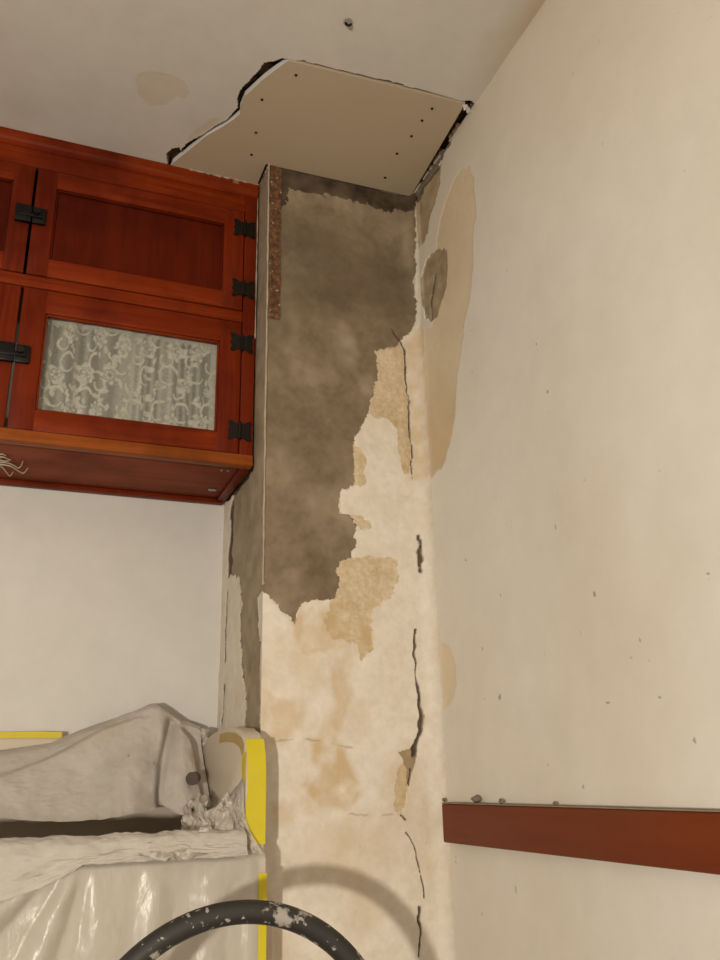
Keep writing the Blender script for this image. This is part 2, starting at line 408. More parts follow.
CR = [fr(p) for p in (
    [(391, 328), (398, 338), (404, 350), (405, 375), (409, 400), (409, 420), (411, 440), (412, 478)],
    [(415, 630), (414, 650), (416, 670), (419, 700), (421, 715), (420, 730), (415, 745), (413, 755)],
    [(412, 770), (409, 785)],
    [(407, 833), (412, 840), (417, 858), (420, 872)], [(421, 876), (424, 897)], [(419, 908), (420, 930), (418, 956)],
    [(418, 536), (420, 545), (418.5, 552), (420.5, 560), (420, 570)], [(401, 815), (405, 820)])]
CRW = [.0027, .0036, .0027, .0025, .0025, .0034, .0060, .0025]
CRH = [fr([(330, 812), (360, 815), (400, 814)]), fr([(268, 742), (300, 738), (322, 742), (352, 748)])]
CRS = [sd(p) for p in ([(231, 512), (230.5, 540), (229.5, 571)], [(226.5, 596), (225.5, 620), (225, 660)], [(224, 690), (223, 715), (222, 722)], [(251, 468), (240, 484), (222, 502)])]
STAINS = [(fr([(290, 612), (340, 600), (372, 620), (366, 662), (340, 650), (300, 660)]), .55), (fr([(325, 655), (352, 648), (350, 700), (340, 745), (322, 740), (335, 700)]), .5),
          (fr([(310, 745), (340, 738), (352, 770), (362, 790), (350, 812), (318, 812), (300, 790), (318, 770)]), .75), (fr([(268, 690), (300, 700), (305, 735), (268, 745)]), .45),
          (fr([(268, 805), (330, 800), (330, 815), (268, 825)]), .4), (fr([(383, 860), (392, 866), (391, 882), (384, 880)]), .7), (fr([(288, 862), (300, 855), (292, 885), (286, 885)]), .45),
          (fr([(404, 340), (432, 320), (436, 480), (412, 480)]), .5)]
def col_cls(u, z):
    jx = .009*fbm(u*40, z*40, 3, 4)+.0035*fbm(u*170, z*170, 4, 2); jz = .009*fbm(u*40, z*40, 9, 4)+.0035*fbm(u*170, z*170, 5, 2)
    c = np.zeros(u.shape, int); a, b = u+jx, z+jz; fro = u > LS
    for T in TANS: c[fro & inpoly(a, b, T)] = 2
    c[fro & inpoly(a, b, CHIPT)] = 2
    c[fro & inpoly(a, b, GREY)] = 1
    c[fro & inpoly(u+jx*2, z+jz*2, DARK)] = 4
    c[fro & inpoly(u+jx*.4, z+jz*.4, CHIP)] = 3
    c[~fro & inpoly(u+jx*2.2, z+jz, SGREY)] = 1
    c[~fro & inpoly(u+jx, z+jz*.6, SPALE)] = 0
    return c
def col_attr(u, z):
    n = fbm(u*35, z*35, 11, 4); st = np.zeros(u.shape)
    ja, jb = u+.012*fbm(u*25, z*25, 21), z+.02*fbm(u*25, z*25, 22)
    for P, k in STAINS:
        dd = polydist(ja, jb, P+[P[0]])*np.where(inpoly(ja, jb, P), 1, -1)
        st = np.maximum(st, min(1, k*1.45)*np.clip(.62+1.0*n, 0, 1)*sstep(-.012, .008, dd))
    st = np.maximum(st, np.clip(fbm(u*11, z*9, 31)-.02, 0, 1)*.9*(u > LS)*sstep(1.60, 1.45, z))
    # pale smears and dark blotches on the grey render
    g = inpoly(u, z, GREY)
    st = np.where(u < LS, .95*np.clip(.75+.6*n, 0, 1)*inpoly(u, z, SGREY), st)  # side render coloured paler to make up for weak light on that face
    st = np.where(g & (u >= LS), np.clip(1.2*fbm(u*13, z*11, 41)-.12, 0, .8)*(.5+.8*vnoise(u*55, z*45, 43)), st)
    k_ = np.ones((5, 1))/5
    di = np.zeros(u.shape)
    jc = u+.0045*fbm(u*60, z*60, 51, 3)
    for P, wd in zip(CR, CRW): di = np.maximum(di, sstep(1.0, .45, polydist(jc, z, P)/(wd*(.18+2.1*vnoise(u*55, z*55, 61)*vnoise(u*20, z*16, 66)+.35*vnoise(u*170, z*170, 67)))))
    for P in CRH: di = np.maximum(di, .4*sstep(1, .3, polydist(u, z+.003*fbm(u*60, z*60, 52), P)/.0022)*sstep(.3, .6, vnoise(u*60, z*20, 63)))
    for P, wd in zip(CRS, (.016, .009, .011, .010)): di = np.maximum(di, (u < LS)*(polydist(u+.004*fbm(u*70, z*70, 53), z, P) < wd*(.5+vnoise(u*50, z*50, 64))))
    di = np.maximum(di, .55*(g & (u > LS))*sstep(.0, .8, fbm(u*8, z*6, 71)+.55*sstep(1.80, 2.15, z)*sstep(2.36, 2.25, z)))  # blotches, plus light falloff painted in as a darker upper part
    return {'stain_and_light': st, 'dirt_and_shade': di*1.0}
Ucol = np.concatenate([np.linspace(0, LS, 150), np.linspace(LS, LS+.275, 140)[1:], np.linspace(LS+.275, LS+LF, 52)[1:], LS+LF+np.linspace(0, COVE*math.pi/2, 16)[1:]])
Vcol = np.concatenate([[0, .3, .6], np.arange(.76, ZC, .0021), [ZC+.0]])
cols, _, _, _ = layered(Ucol, Vcol, col_pos, col_nrm, col_cls, {0: 0, 1: -.0022, 2: -.001, 3: -.0035, 4: -.003},
    {0: ('wall_column', M['paint_c']), 1: ('cement_render', M['cement']), 2: ('bare_plaster', M['tan']), 3: ('bare_plaster', M['scar']), 4: ('damp_band', M['soot'])}, col_attr,
    lambda u, z: .0022*fbm(u*9, z*7, 81, 3)*sstep(.0, .02, abs(u-LS))*sstep(LS+LF+COVE*1.4, LS+LF, u)+.0004*fbm(u*80, z*80, 82, 2), [0, 1, 2, 3, 4])
wcol = tag(cols[0], kind='structure')
# rusty corner bead along the column edge
bead = empty('x', (0, 0, 0)); bpy.data.objects.remove(bead)
zt, zm, zb = ZC, hit(268, 318, 1, YC)[2], hit(266, 585, 1, YC)[2]
rs = np.random.RandomState(5)
zz = np.linspace(zb, zt, 260)
pth = np.stack([XC-.0005+.0012*fbm(zz*30, zz*0, 1), YC-.0005+.0012*fbm(zz*30, zz*0+5, 2), zz], -1)
Vt, Ft = tube_np(pth, .0026*(.55+.5*vnoise(zz*40, zz*0, 7)), 8)
cb = from_np('corner_bead', Vt, Ft, plain('chalky bead nose', (.52, .43, .31), .9, var=.5, sc=70), wcol)
zz = np.linspace(zm, zt-.006, 130); xs = np.linspace(0, 1, 12)
wv = .0255+.003*fbm(zz*40, zz*0, 3)
gx = XC+.003+xs[None]*wv[:, None]; gz = np.repeat(zz[:, None], 12, 1)
gy = YC-.0012-.0022*fbm(gx*160, gz*160, 5, 3)-.001*((np.hypot((gx-XC-.015)/.006, ((gz*60) % 1-.5)/.3) < 1))*-2
sheet('bead_flange', np.stack([gx, gy, gz], -1), M['rust'], cb)

# ---- right wall
def rt(P): return [(p[1], p[2]) for p in (hit(x, y, 0, XR) for x, y in P)]
RTAN = rt([(462, 167), (469, 166), (473, 174), (474.5, 200), (472.5, 258), (468.5, 300), (461, 340), (456, 380), (453, 420), (448.5, 448), (440, 468), (430, 478), (416, 480), (416, 330), (428, 330), (437, 312), (436, 245), (440, 215), (450, 188)])
RGREY = rt([(430, 253), (438, 249), (446, 248), (447, 262), (446, 283), (441, 300), (436, 316), (430, 321), (425, 318), (421, 302), (420.5, 278), (424, 262)])
RTOP = rt([(408, 205), (441, 160), (439, 185), (431, 213), (425, 240), (418, 250), (414, 246), (408, 240)])
RLOW = rt([(428, 640), (446, 642), (452, 654), (455, 675), (452, 698), (446, 706), (430, 706)])
RJOINT = rt([(470, 104), (500, 62), (545, -5), (580, -60)])
SPOTS = [(548, 392, 1.6, 1.6), (556, 527, 1.2, 3), (500.5, 595, 1.3, 1.6), (507, 271, 1, 1), (536.5, 344, 1.6, 1), (595, 594, 1.5, 2.5), (583, 787, 1.4, 1.4), (450, 908, 2, 3), (482, 914, 1, 2), (708, 574, 1.5, 1),
         (500, 697, 2, 3), (694, 741, 1, 3), (660, 697, 1.5, 1), (608, 703, 2, 1), (456, 862, 1.5, 1), (516, 890, 1, 3), (548, 765, 1, 1), (466, 560, 1.2, 1.2), (640, 640, 1, 2), (470, 330, 1, 1)]
def r_cls(y, z):
    jx = .011*fbm(y*30, z*30, 103, 4)+.0025*fbm(y*150, z*150, 104, 2); jz = .011*fbm(y*30, z*30, 109, 4)+.0025*fbm(y*150, z*150, 105, 2)
    c = np.zeros(y.shape, int); a, b = y+jx, z+jz
    c[inpoly(a, b, RTAN)] = 1; c[inpoly(a, b, RLOW)] = 1
    c[inpoly(y+jx*.6, z+jz*.6, RGREY)] = 2
    c[inpoly(a, b, RTOP)] = 2
    return c
def r_attr(y, z):
    st = np.zeros(y.shape); d = polydist(y, z, RJOINT); n = fbm(y*12, z*12, 115)
    st = np.clip((1-d/.06)*.7+.3*n, 0, 1)*(d < .075)*sstep(1.22, 1.0, y)*.75
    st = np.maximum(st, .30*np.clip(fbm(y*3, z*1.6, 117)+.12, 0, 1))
    st = np.maximum(st, .30*sstep(1.8, 2.35, z+.25*fbm(y*2.5, z*2.5, 119)))  # yellowed paint, deepened upwards in place of the lamp's falloff
    st = np.maximum(st, inpoly(y+.01*n, z+.02*n, RTAN)*np.clip(.5*sstep(2.02, 1.70, z)+.25*n, 0, .7))
    di = np.zeros(y.shape)
    for (x_, y_, a, b) in SPOTS:
        p = hit(x_, y_, 0, XR); s = .0016
        di = np.maximum(di, .6*(np.hypot((y-p[1])/(a*s), (z-p[2])/(b*s)) < 1.05))
    cl = rt([(433, 275), (429, 300), (430, 320)])
    di = np.maximum(di, 1.0*(polydist(y+.003*fbm(y*80, z*80, 5), z, cl) < .0045))
    edge = polydist(y, z, rt([(413, 200), (470, 103)]))
    di = np.maximum(di, .8*(edge < (.006+.010*sstep(1.25, 1.4, y))*(1+fbm(y*60, z*60, 7))))
    return {'stain_and_light': st, 'dirt_and_shade': di}
Ur = np.concatenate([[Y0, -.5, .2], np.arange(.44, YC, .0025), [YC]])
Vr = np.concatenate([[0, .4], np.arange(.74, ZC, .0025), [ZC]])
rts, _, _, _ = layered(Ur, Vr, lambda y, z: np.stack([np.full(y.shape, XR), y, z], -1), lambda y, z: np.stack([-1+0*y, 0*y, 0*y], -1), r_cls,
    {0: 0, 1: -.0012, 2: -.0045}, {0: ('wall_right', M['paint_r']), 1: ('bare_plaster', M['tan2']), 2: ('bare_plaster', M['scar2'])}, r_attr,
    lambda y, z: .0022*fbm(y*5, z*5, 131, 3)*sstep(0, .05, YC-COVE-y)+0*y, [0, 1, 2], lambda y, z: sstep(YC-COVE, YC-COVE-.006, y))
wright = tag(rts[0], kind='structure')

# ---- rail on the right wall
ry1 = YC-.0; tr = box('trim_1', XR-.019, XR-.001, Y0+.01, hit(442, 820, 0, XR-.019)[1], .993, 1.0587, M['rail'], None, .003); tag(tr, kind='structure')
tr['label'] = 'red-brown wooden rail fixed level along the cream right wall'
box('top_edge', XR-.020, XR-.001, Y0+.01, hit(442, 804, 0, XR-.019)[1], 1.0587, 1.0605, plain('dusty edge', (.33, .25, .18), .95, var=.5, sc=50), tr)
for k, (x_, s, lab) in enumerate([(476, .008, 'largest grey plaster crumb lying on top of the red-brown rail'), (501, .005, 'second grey crumb from the left end of the red-brown rail'),
                                  (444, .0045, 'pale crumb at the very left end of the red-brown rail'), (555, .0035, 'tiny crumb on the middle of the red-brown rail top')]):
    y_ = hit(x_, 803, 0, XR-.012)[1]
    bm = bmesh.new(); bmesh.ops.create_icosphere(bm, subdivisions=2, radius=s)
    rr = random.Random(k)
    for v in bm.verts: v.co = Vector((v.co.x, v.co.y*1.4, v.co.z*.75))*(.75+.5*rr.random())
    zmin = min(v.co.z for v in bm.verts)
    o = bm_obj('plaster_crumb', bm, M['crumb']); o.location = (XR-.011, y_, 1.0605-zmin)
    tag(o, lab, 'crumb', 'plaster crumbs on the rail')

# ================================================================== DRYWALL PATCH
pp = [(288, 60.5), (263.5, 79), (245, 96), (240, 108), (240, 114), (234, 119), (222, 127), (206, 136), (194, 146), (173, 163)]
PZ = ZC-.003
P3 = [hit(x, y, 2, PZ) for x, y in pp]
poly = [(p[0], p[1]) for p in P3] + [(P3[-1][0]-.005, 1.66), (CABX-.004, 1.66), (CABX-.004, YC+.002), (XR-.002, YC-.004)]
pe = hit(466, 104, 2, PZ); poly += [(pe[0]-.002, pe[1])]
bm = bmesh.new(); prism(bm, [(x, y, PZ) for x, y in poly], (0, 0, .0125), 1, 0)
for f in bm.faces:
    c_ = f.calc_center_median(); nn = f.normal
    if f.material_index == 1 and c_.x > P3[0][0]+.01: f.material_index = 0      # factory edges are paper wrapped
patch = bm_obj('drywall_patch', bm, [M['gyp_face'], M['gyp_core']])
tag(patch, 'unpainted drywall board screwed into the hole in the ceiling', 'drywall')
for x, y in [(296, 75), (262, 99.5), (256, 132.5), (251.5, 154.5), (432, 108.5), (422, 120.5), (411.5, 136), (397, 153.5), (385, 177.5)]:
    p = hit(x, y, 2, PZ); bm = bmesh.new(); cyl(bm, (p[0], p[1], PZ-.0004), (0, 0, 1), .0032, .0016, 12)
    cyl(bm, (p[0], p[1], PZ-.0013), (0, 0, 1), .0014, .0006, 6)
    bm_obj('screw', bm, M['dark'], patch)
# torn paper at the corner by the right wall
bm = bmesh.new()
for k in range(5):
    p = hit(462+k*1.2, 105+k*1.5, 2, PZ); r_ = random.Random(k)
    a = Vector(p); prism(bm, [a, a+Vector((.012*r_.random()+.003, .006, -.006*r_.random())), a+Vector((.008, -.008, -.004))], (0, 0, .001))
bm_obj('torn_paper', bm, M['gyp_core'], patch)

# small hook hole in the ceiling
p = hit(348, 21, 2, ZC)
hk = empty('ceiling_hook', (p[0], p[1], ZC)); tag(hk, 'small dark metal hook stub set in the ceiling above the patch', 'hook')
bm = bmesh.new(); cyl(bm, (p[0], p[1], ZC-.0012), (0, 0, 1), .0085, .0035, 20, .007); bm_obj('plate', bm, plain('painted plate', (.36, .31, .25), .7), hk)
pa = catmull([(p[0]-.004, p[1]+.004, ZC+.002), (p[0]-.003, p[1]+.002, ZC-.006), (p[0]+.002, p[1], ZC-.010), (p[0]+.006, p[1]-.001, ZC-.006)], 6)
Vt, Ft = tube_np(pa, .0022, 8); from_np('hook', Vt, Ft, M['black'], hk)

# ================================================================== CABINET
F = CABY; XM = -.0645; XL = 2*XM-CABX
cab = empty('wall_cabinet', (XM, F, CABZ)); tag(cab, 'red-brown varnished wooden wall cabinet hanging under the ceiling', 'cabinet')
BK = YB-.004
box('side_panel', CABX-.02, CABX, F+.021, BK, CABZ+.0005, ZC-.004, M['wood_v'], cab, .001)
box('side_panel', XL, XL+.02, F+.021, BK, CABZ+.0005, ZC-.004, M['wood_v'], cab, .001)
box('back_panel', XL+.021, CABX-.021, BK-.01, BK-.001, CABZ+.02, ZC-.004, M['wood_in'], cab)
box('shelf', XL+.021, CABX-.021, F+.022, BK-.011, 2.056, 2.074, M['wood_in'], cab)
box('bottom_panel', XL+.0205, CABX-.0205, F+.021, BK, CABZ+.008, CABZ+.016, M['wood_under'], cab, .001)
box('back_cleat', XL+.01, CABX-.004, BK-.022, BK-.002, CABZ-.003, CABZ+.0075, M['wood_h'], cab, .002)
# face frame
box('stile', .3855, CABX, F, F+.02, CABZ+.024, ZC-.036, M['wood_v'], cab, .0015)
box('stile', XL, 2*XM-.3855, F, F+.02, CABZ+.024, ZC-.036, M['wood_v'], cab, .0015)
box('rail', 2*XM-.3853, .3853, F, F+.02, 2.3415, ZC-.036, M['wood_h'], cab, .0015)
box('rail', 2*XM-.3853, .3853, F-.001, F+.02, 2.0535, 2.0800, M['wood_h'], cab, .002)
box('bottom_ledge', XL, CABX, F-.006, F+.02, CABZ-.001, CABZ+.0235, M['wood_ledge'], cab, .003)
# crown moulding: profile swept along x
prof = [(0, 0), (-.003, .002), (-.004, .010), (-.007, .016), (-.008, .024), (-.008, .034), (.02, .034), (.02, 0)]
bm = bmesh.new(); prism(bm, [(XL-.001, F+a, ZC-.0362+b) for a, b in prof], (CABX-XL+.001, 0, 0)); bm_obj('crown_moulding', bm, M['wood_h'], cab)
# ragged caulk where crown meets ceiling and column
def ragged(name, a, b, r, mat, parent, seed, n=60):
    t = np.linspace(0, 1, n)[:, None]; P = np.array(a)*(1-t)+np.array(b)*t
    V_, F_ = tube_np(P, r*(.25+1.1*vnoise(t[:, 0]*25, t[:, 0]*0, seed)), 6); return from_np(name, V_, F_, mat, parent)
M['caulk'] = plain('old caulk', (.42, .34, .25), .9, var=.4, sc=60)
ragged('caulk_line', (.25, F-.008, ZC-.002), (CABX, F-.008, ZC-.002), .0035, M['caulk'], cab, 4)
ragged('caulk_line', (CABX+.0008, F+.001, ZC-.03), (CABX+.0008, F+.001, 2.02), .0022, M['caulk'], cab, 6, 120)
box('paint_scuff', .353, .366, F-.0085, F-.0079, ZC-.013, ZC-.002, plain('bare wood scuff', (.27, .11, .05), .7), cab)

def on(x, y): 
    q = hit(x, y, 1, F); return q[0], q[2]
ux0, uz1 = on(57, 189); ux1, uz1b = on(224.5, 223); _, uz0 = on(50, 261); _, uz0b = on(224, 289.5)
uz1, uz0 = (uz1+uz1b)/2, (uz0+uz0b)/2
gx0 = (on(45, 313)[0]+on(36, 410.6)[0])/2; gx1 = (on(219, 340.5)[0]+on(217.5, 431)[0])/2
gz1 = (on(45, 313)[1]+on(219, 340.5)[1])/2; gz0 = (on(36, 410.6)[1]+on(217.5, 431)[1])/2
def mir(x, m): return 2*XM-x if m else x
def door(z0, z1, ox0, ox1, oz0, oz1, glass, m):
    x0, x1 = -.0618, .3832
    bm = bmesh.new()
    def b(a, c, zz0, zz1, mi):
        a, c = sorted((mir(a, m), mir(c, m))); bx(bm, a, c, F-.001, F+.019, zz0, zz1, .0012, mi)
    b(x0, ox0, z0, z1, 0); b(ox1, x1, z0, z1, 0)
    b(ox0-.0005, ox1+.0005, z0, oz0, 1); b(ox0-.0005, ox1+.0005, oz1, z1, 1)
    d = bm_obj('door', bm, [M['wood_v'], M['wood_h']], cab, True)
    a, c = sorted((mir(ox0, m), mir(ox1, m)))
    if glass: box('glass_pane', a-.004, c+.004, F+.010, F+.0125, oz0-.004, oz1+.004, M['glass'], d)
    else: box('panel', a-.004, c+.004, F+.009, F+.015, oz0-.004, oz1+.004, M['wood_p'], d)
    # inner moulding bead
    bm = bmesh.new()
    for (xa, xb, za, zb_) in ((a, a+.004, oz0, oz1), (c-.004, c, oz0, oz1), (a, c, oz0, oz0+.004), (a, c, oz1-.004, oz1)):
        bx(bm, xa, xb, F+.003, F+.0095, za, zb_, .001)
    bm_obj('bead_moulding', bm, M['wood_p'] if not glass else M['wood_h'], d, True)
    return d
def hinge(d, x, z, m):
    """butterfly hinge: two flared leaves, barrel, screws"""
    xc = mir(.3845, m); bm = bmesh.new(); w_, h_ = .0255, .0225
    out = [(0, -h_*.8), (w_*.35, -h_*.72), (w_*.7, -h_), (w_, -h_*.92), (w_*.86, -h_*.3), (w_, 0), (w_*.86, h_*.3), (w_, h_*.92), (w_*.7, h_), (w_*.35, h_*.72), (0, h_*.8)]
    for s in (-1, 1):
        prism(bm, [(xc+s*a, F-.0035, z+b) for a, b in out], (0, .003, 0))
        for a, b in ((w_*.72, h_*.66), (w_*.72, -h_*.66)):
            cyl(bm, (xc+s*a, F-.004, z+b), (0, 1, 0), .0022, .0016, 10)
    cyl(bm, (xc, F-.0045, z), (0, 0, 1), .0032, h_*1.6, 12)
    for e in (-1, 1): cyl(bm, (xc, F-.0045, z+e*h_*.88), (0, 0, 1), .0024, .004, 10, .0012)
    bm_obj('hinge', bm, M['bronze'], d)
def latch(d, x, z, big=1):
    """cupboard turn-latch bridging the two doors"""
    bm = bmesh.new()
    bx(bm, x-.031, x+.0005, F-.012, F-.0012, z-.020, z+.020, .002); bx(bm, x+.002, x+.028, F-.010, F-.0012, z-.019, z+.019, .002)
    bx(bm, x-.026, x+.022, F-.0145, F-.0115, z-.008, z+.001, .001)
    lt = bm_obj('latch', bm, M['black'], d, True)
    bm = bmesh.new(); cyl(bm, (x+.010, F-.015, z+.004), (0, -1, 0), .0055, .012, 16, .007); bm_obj('latch_knob', bm, M['bronze'] if big else M['black'], d, True)
for m in (0, 1):
    d1 = door(2.083, 2.3395, ux0, ux1, uz0, uz1, False, m)
    d2 = door(1.7455, 2.0505, gx0, gx1, gz0, gz1, True, m)
    for d, ys in ((d1, ((243, 229), (242, 289))), (d2, ((240, 343), (238, 431)))):
        for x, y in ys: hinge(d, x, on(x, y)[1], m)
    if not m:
        latch(d1, XM, on(28, 216)[1], 0); latch(d2, XM, on(12, 354)[1])

# bits under the cabinet
for x, y in ((221.5, 470), (228, 470.5)):
    p = hit(x, y, 2, CABZ+.008); bm = bmesh.new(); cyl(bm, (p[0], p[1], CABZ+.0072), (0, 0, 1), .0028, .0022, 10); bm_obj('screw', bm, M['steel'], cab)
p = hit(212, 490, 2, CABZ+.006)
bm = bmesh.new(); bx(bm, p[0]-.009, p[0]+.009, p[1]-.005, p[1]+.004, CABZ+.0045, CABZ+.0075, .001); cyl(bm, (p[0]-.004, p[1], CABZ+.004), (0, 0, 1), .002, .003, 10)
bm_obj('bracket', bm, M['steel'], cab)

# frayed string under the cabinet
sb = hit(-3, 458, 2, CABZ+.002); stg = empty('frayed_string', tuple(sb)); tag(stg, 'pale frayed string ends hanging below the cabinet', 'string')
zs = CABZ+.0035
for k, pts in enumerate([[(-4, 462), (8, 463), (15, 466), (18, 468), (21, 466), (23, 461)], [(-2, 464), (10, 466), (17, 470), (22, 473), (25, 472), (28, 468)], [(-3, 463), (3, 468), (7, 473), (10, 476), (13, 472)],
                         [(-3, 457), (3, 457), (8, 459), (11, 460)], [(-4, 456), (2, 454), (6, 456)], [(-5, 459), (4, 461), (9, 461)]]):
    pa = catmull([hit(x, y, 2, zs-.001*k) for x, y in pts], 6)
    Vt, Ft = tube_np(pa, np.linspace(.0016, .0009, len(pa)), 6); from_np('strand', Vt, Ft, M['string'], stg)
bm = bmesh.new(); bmesh.ops.create_uvsphere(bm, u_segments=12, v_segments=8, radius=.009)
rr = random.Random(2)
for v in bm.verts: v.co = Vector((v.co.x*1.3, v.co.y, v.co.z*.45))*(.8+.4*rr.random())+Vector((sb[0]-.004, sb[1], CABZ+.0035))
bm_obj('knot', bm, M['string'], stg, True, 2)

# lace curtain behind the glass
def lace(m):
    nx, nz = 400, 230
    L = 1.32; s = np.linspace(0, 1, nx); z = np.linspace(0, 1, nz)
    S, Z = np.meshgrid(s, z)
    xw = gx0-.008+(gx1-gx0+.012)*S
    ph = 2*math.pi*(7.5*S+.7*np.sin(S*9)+.25*np.sin(S*21+1))+.35*(Z-.5)
    amp = .0055*(.55+.45*np.sin(S*5+.5))*(.75+.25*Z)
    yw = F+.030+amp*np.sin(ph)
    zw = gz0-.012+(gz1-gz0+.024)*Z
    # gathered cloth: pattern runs along the cloth, so it narrows inside pleats
    a = S*.36*L+.0045*np.cos(ph); b = Z*.225
    den = np.full(S.shape, .36)+.26*np.abs(np.cos(ph))**3+.28*np.exp(-((S-.5)/.055)**2)+.20*np.exp(-((S-.70)/.04)**2)+.14*np.exp(-((S-.36)/.03)**2)
    rr = random.Random(11)
    def motif(cx, cy, R, rot, pet):
        dx, dy = a-cx, b-cy; r = np.hypot(dx, dy); th = np.arctan2(dy, dx)+rot
        edge = R*(.62+.38*np.abs(np.cos(pet*th/2)))
        v = (r < edge)*(.80+.15*np.cos(pet*th)) 
        v = np.where((r < edge*.62) & (r > edge*.5), .42, v); v = np.where(r < edge*.2, .45, v)
        return v
    def arc(cx, cy, R, t0, t1, w_):
        dx, dy = a-cx, b-cy; th = (np.arctan2(dy, dx)-t0) % (2*math.pi)
        return ((abs(np.hypot(dx, dy)-R) < w_*(1-.6*th/(t1-t0))) & (th < t1-t0))*.92
    def leaf(cx, cy, L_, rot):
        dx, dy = a-cx, b-cy; u_ = dx*math.cos(rot)+dy*math.sin(rot); v_ = -dx*math.sin(rot)+dy*math.cos(rot)
        return ((u_ > 0) & (u_ < L_) & (abs(v_) < L_*.22*np.sin(np.clip(u_/L_, 0, 1)*math.pi)))*.88
    for i in range(8):
        for j in range(3):
            cx = .025+i*.066+rr.uniform(-.008, .008)+(j*.030); cy_ = .030+j*.078+rr.uniform(-.010, .010)
            den = np.maximum(den, motif(cx, cy_, (.024 if rr.random() < .5 else .012)+rr.uniform(-.003, .004), rr.random()*6, 5+rr.randint(0, 2)))
            den = np.maximum(den, arc(cx+.026, cy_+.026, .020, rr.uniform(0, 2), rr.uniform(4.5, 6), .0036))
            den = np.maximum(den, arc(cx-.022, cy_-.022, .013, rr.uniform(2, 4), rr.uniform(6.5, 8), .003))
            for k in range(9):
                den = np.maximum(den, leaf(cx+rr.uniform(-.026, .026), cy_+rr.uniform(-.036, .036), rr.uniform(.013, .022), rr.random()*6.28))
    den = np.maximum(den, .85*(Z > .945)); den = np.maximum(den, .80*(S < .035)); den = np.maximum(den, .8*((S > .955)))
    den = np.maximum(den, .75*((Z > .90+.03*np.abs(np.sin(S*70)))))
    den = np.clip(den*(.84+.32*vnoise(a*420, b*420, 3)), 0, 1)
    for _ in range(2):
        den[1:-1, 1:-1] = (2*den[1:-1, 1:-1]+den[:-2, 1:-1]+den[2:, 1:-1]+den[1:-1, :-2]+den[1:-1, 2:])/6
    xw = mir(xw, m)
    o = sheet('lace_curtain', np.stack([xw, yw, zw], -1), M['lace'], None, {'weave': den.ravel()})
    return o
tag(lace(0), 'white floral lace curtain gathered behind the cabinet door glass', 'curtain')

# ================================================================== SINK UNIT under the cloths
SF = 1.452; SR = .403
sink = empty('sink', (-.1, SF, 0)); tag(sink, 'cream sink with rounded side splash under drop cloth and plastic', 'sink')
bm = bmesh.new(); bx(bm, -.62, SR-.004, SF+.012, YB-.006, 0, .90, .004); bm_obj('base', bm, M['enamel'], sink, True)
bm = bmesh.new()
bx(bm, -.62, SR-.034, SF+.004, SF+.05, .902, .992, .008); bx(bm, -.62, -.57, SF+.051, YB-.04, .902, .992, .006); bx(bm, .33, SR-.034, SF+.051, YB-.04, .902, .992, .006); bx(bm, -.569, .329, SF+.051, YB-.04, .902, .915, .002)
bm_obj('basin', bm, M['enamel'], sink, True)
bm = bmesh.new(); bx(bm, -.62, .36, YB-.038, YB-.002, .902, 1.198, .010); bm_obj('backsplash', bm, M['enamel'], sink, True)
# side splash: rounded profile in the y-z plane
top = [(1.462, .905), (1.462, 1.120), (1.466, 1.148), (1.478, 1.170), (1.500, 1.184), (1.54, 1.193), (1.60, 1.198), (1.68, 1.197), (1.76, 1.190), (1.83, 1.176), (1.868, 1.160), (1.868, .905)]
bm = bmesh.new(); prism(bm, [(.370, y, z) for y, z in top], (SR-.370, 0, 0))
bmesh.ops.bevel(bm, geom=[e for e in bm.edges if abs((e.verts[0].co-e.verts[1].co).x) < 1e-5], offset=.004, segments=3, affect='EDGES', profile=.5)
bm_obj('side_splash', bm, M['enamel'], sink, True, .8)

# tapes
def ribbon(name, rows, mat, parent=None, thick=.0008):
    """rows: list of (left point, right point)"""
    bm = bmesh.new(); n = 5
    g = [[bm.verts.new(Vector(a).lerp(Vector(b), k/(n-1))) for k in range(n)] for a, b in rows]
    fs = [bm.faces.new((g[i][k], g[i][k+1], g[i+1][k+1], g[i+1][k])) for i in range(len(g)-1) for k in range(n-1)]
    bmesh.ops.recalc_face_normals(bm, faces=bm.faces)
    r_ = bmesh.ops.solidify(bm, geom=fs, thickness=thick); return bm_obj(name, bm, mat, parent, True)
rnd = random.Random(4)
rows = [((.371+rnd.uniform(-.0015, .0015), 1.4605, z), (SR+.0005, 1.4605, z)) for z in np.linspace(1.008, 1.118, 9)] + [((.371, 1.4642, 1.148), (SR, 1.4642, 1.148)), ((.371, 1.476, 1.1715), (SR, 1.476, 1.1715))]
t1 = ribbon('tape_strip', rows, M['tape']); tag(t1, 'yellow tape stuck down the front edge of the rounded side splash', 'tape')
rows = [((.3692, 1.464, z), (.3692, 1.484+.004*math.sin(z*90), z-.002)) for z in np.linspace(1.105, 1.150, 6)]
ribbon('side_flap', rows, M['tape'], t1)
rows = [((.3692, y, z-.003), (.3692, y+.006, z-.019)) for y, z in ((1.480, 1.165), (1.50, 1.179), (1.54, 1.188), (1.60, 1.193), (1.66, 1.193))]
ribbon('stained_flap', rows, M['tape_o'], t1)
rows = [((.3875+.004*float(vnoise(z*9, 0, 3)), 1.4440, z), (.4025, 1.4440, z)) for z in np.linspace(.55, .967, 24)]
tag(ribbon('tape_strip', rows, M['tape']), 'yellow tape down the right edge of the plastic sheeting', 'tape')
rows = [((x, YB-.0395, 1.195), (x, YB-.0395, 1.2065+.001*math.sin(x*40))) for x in np.linspace(-.6, .098, 16)]
tag(ribbon('tape_strip', rows, M['tape']), 'yellow tape running level along the white back wall at left', 'tape')

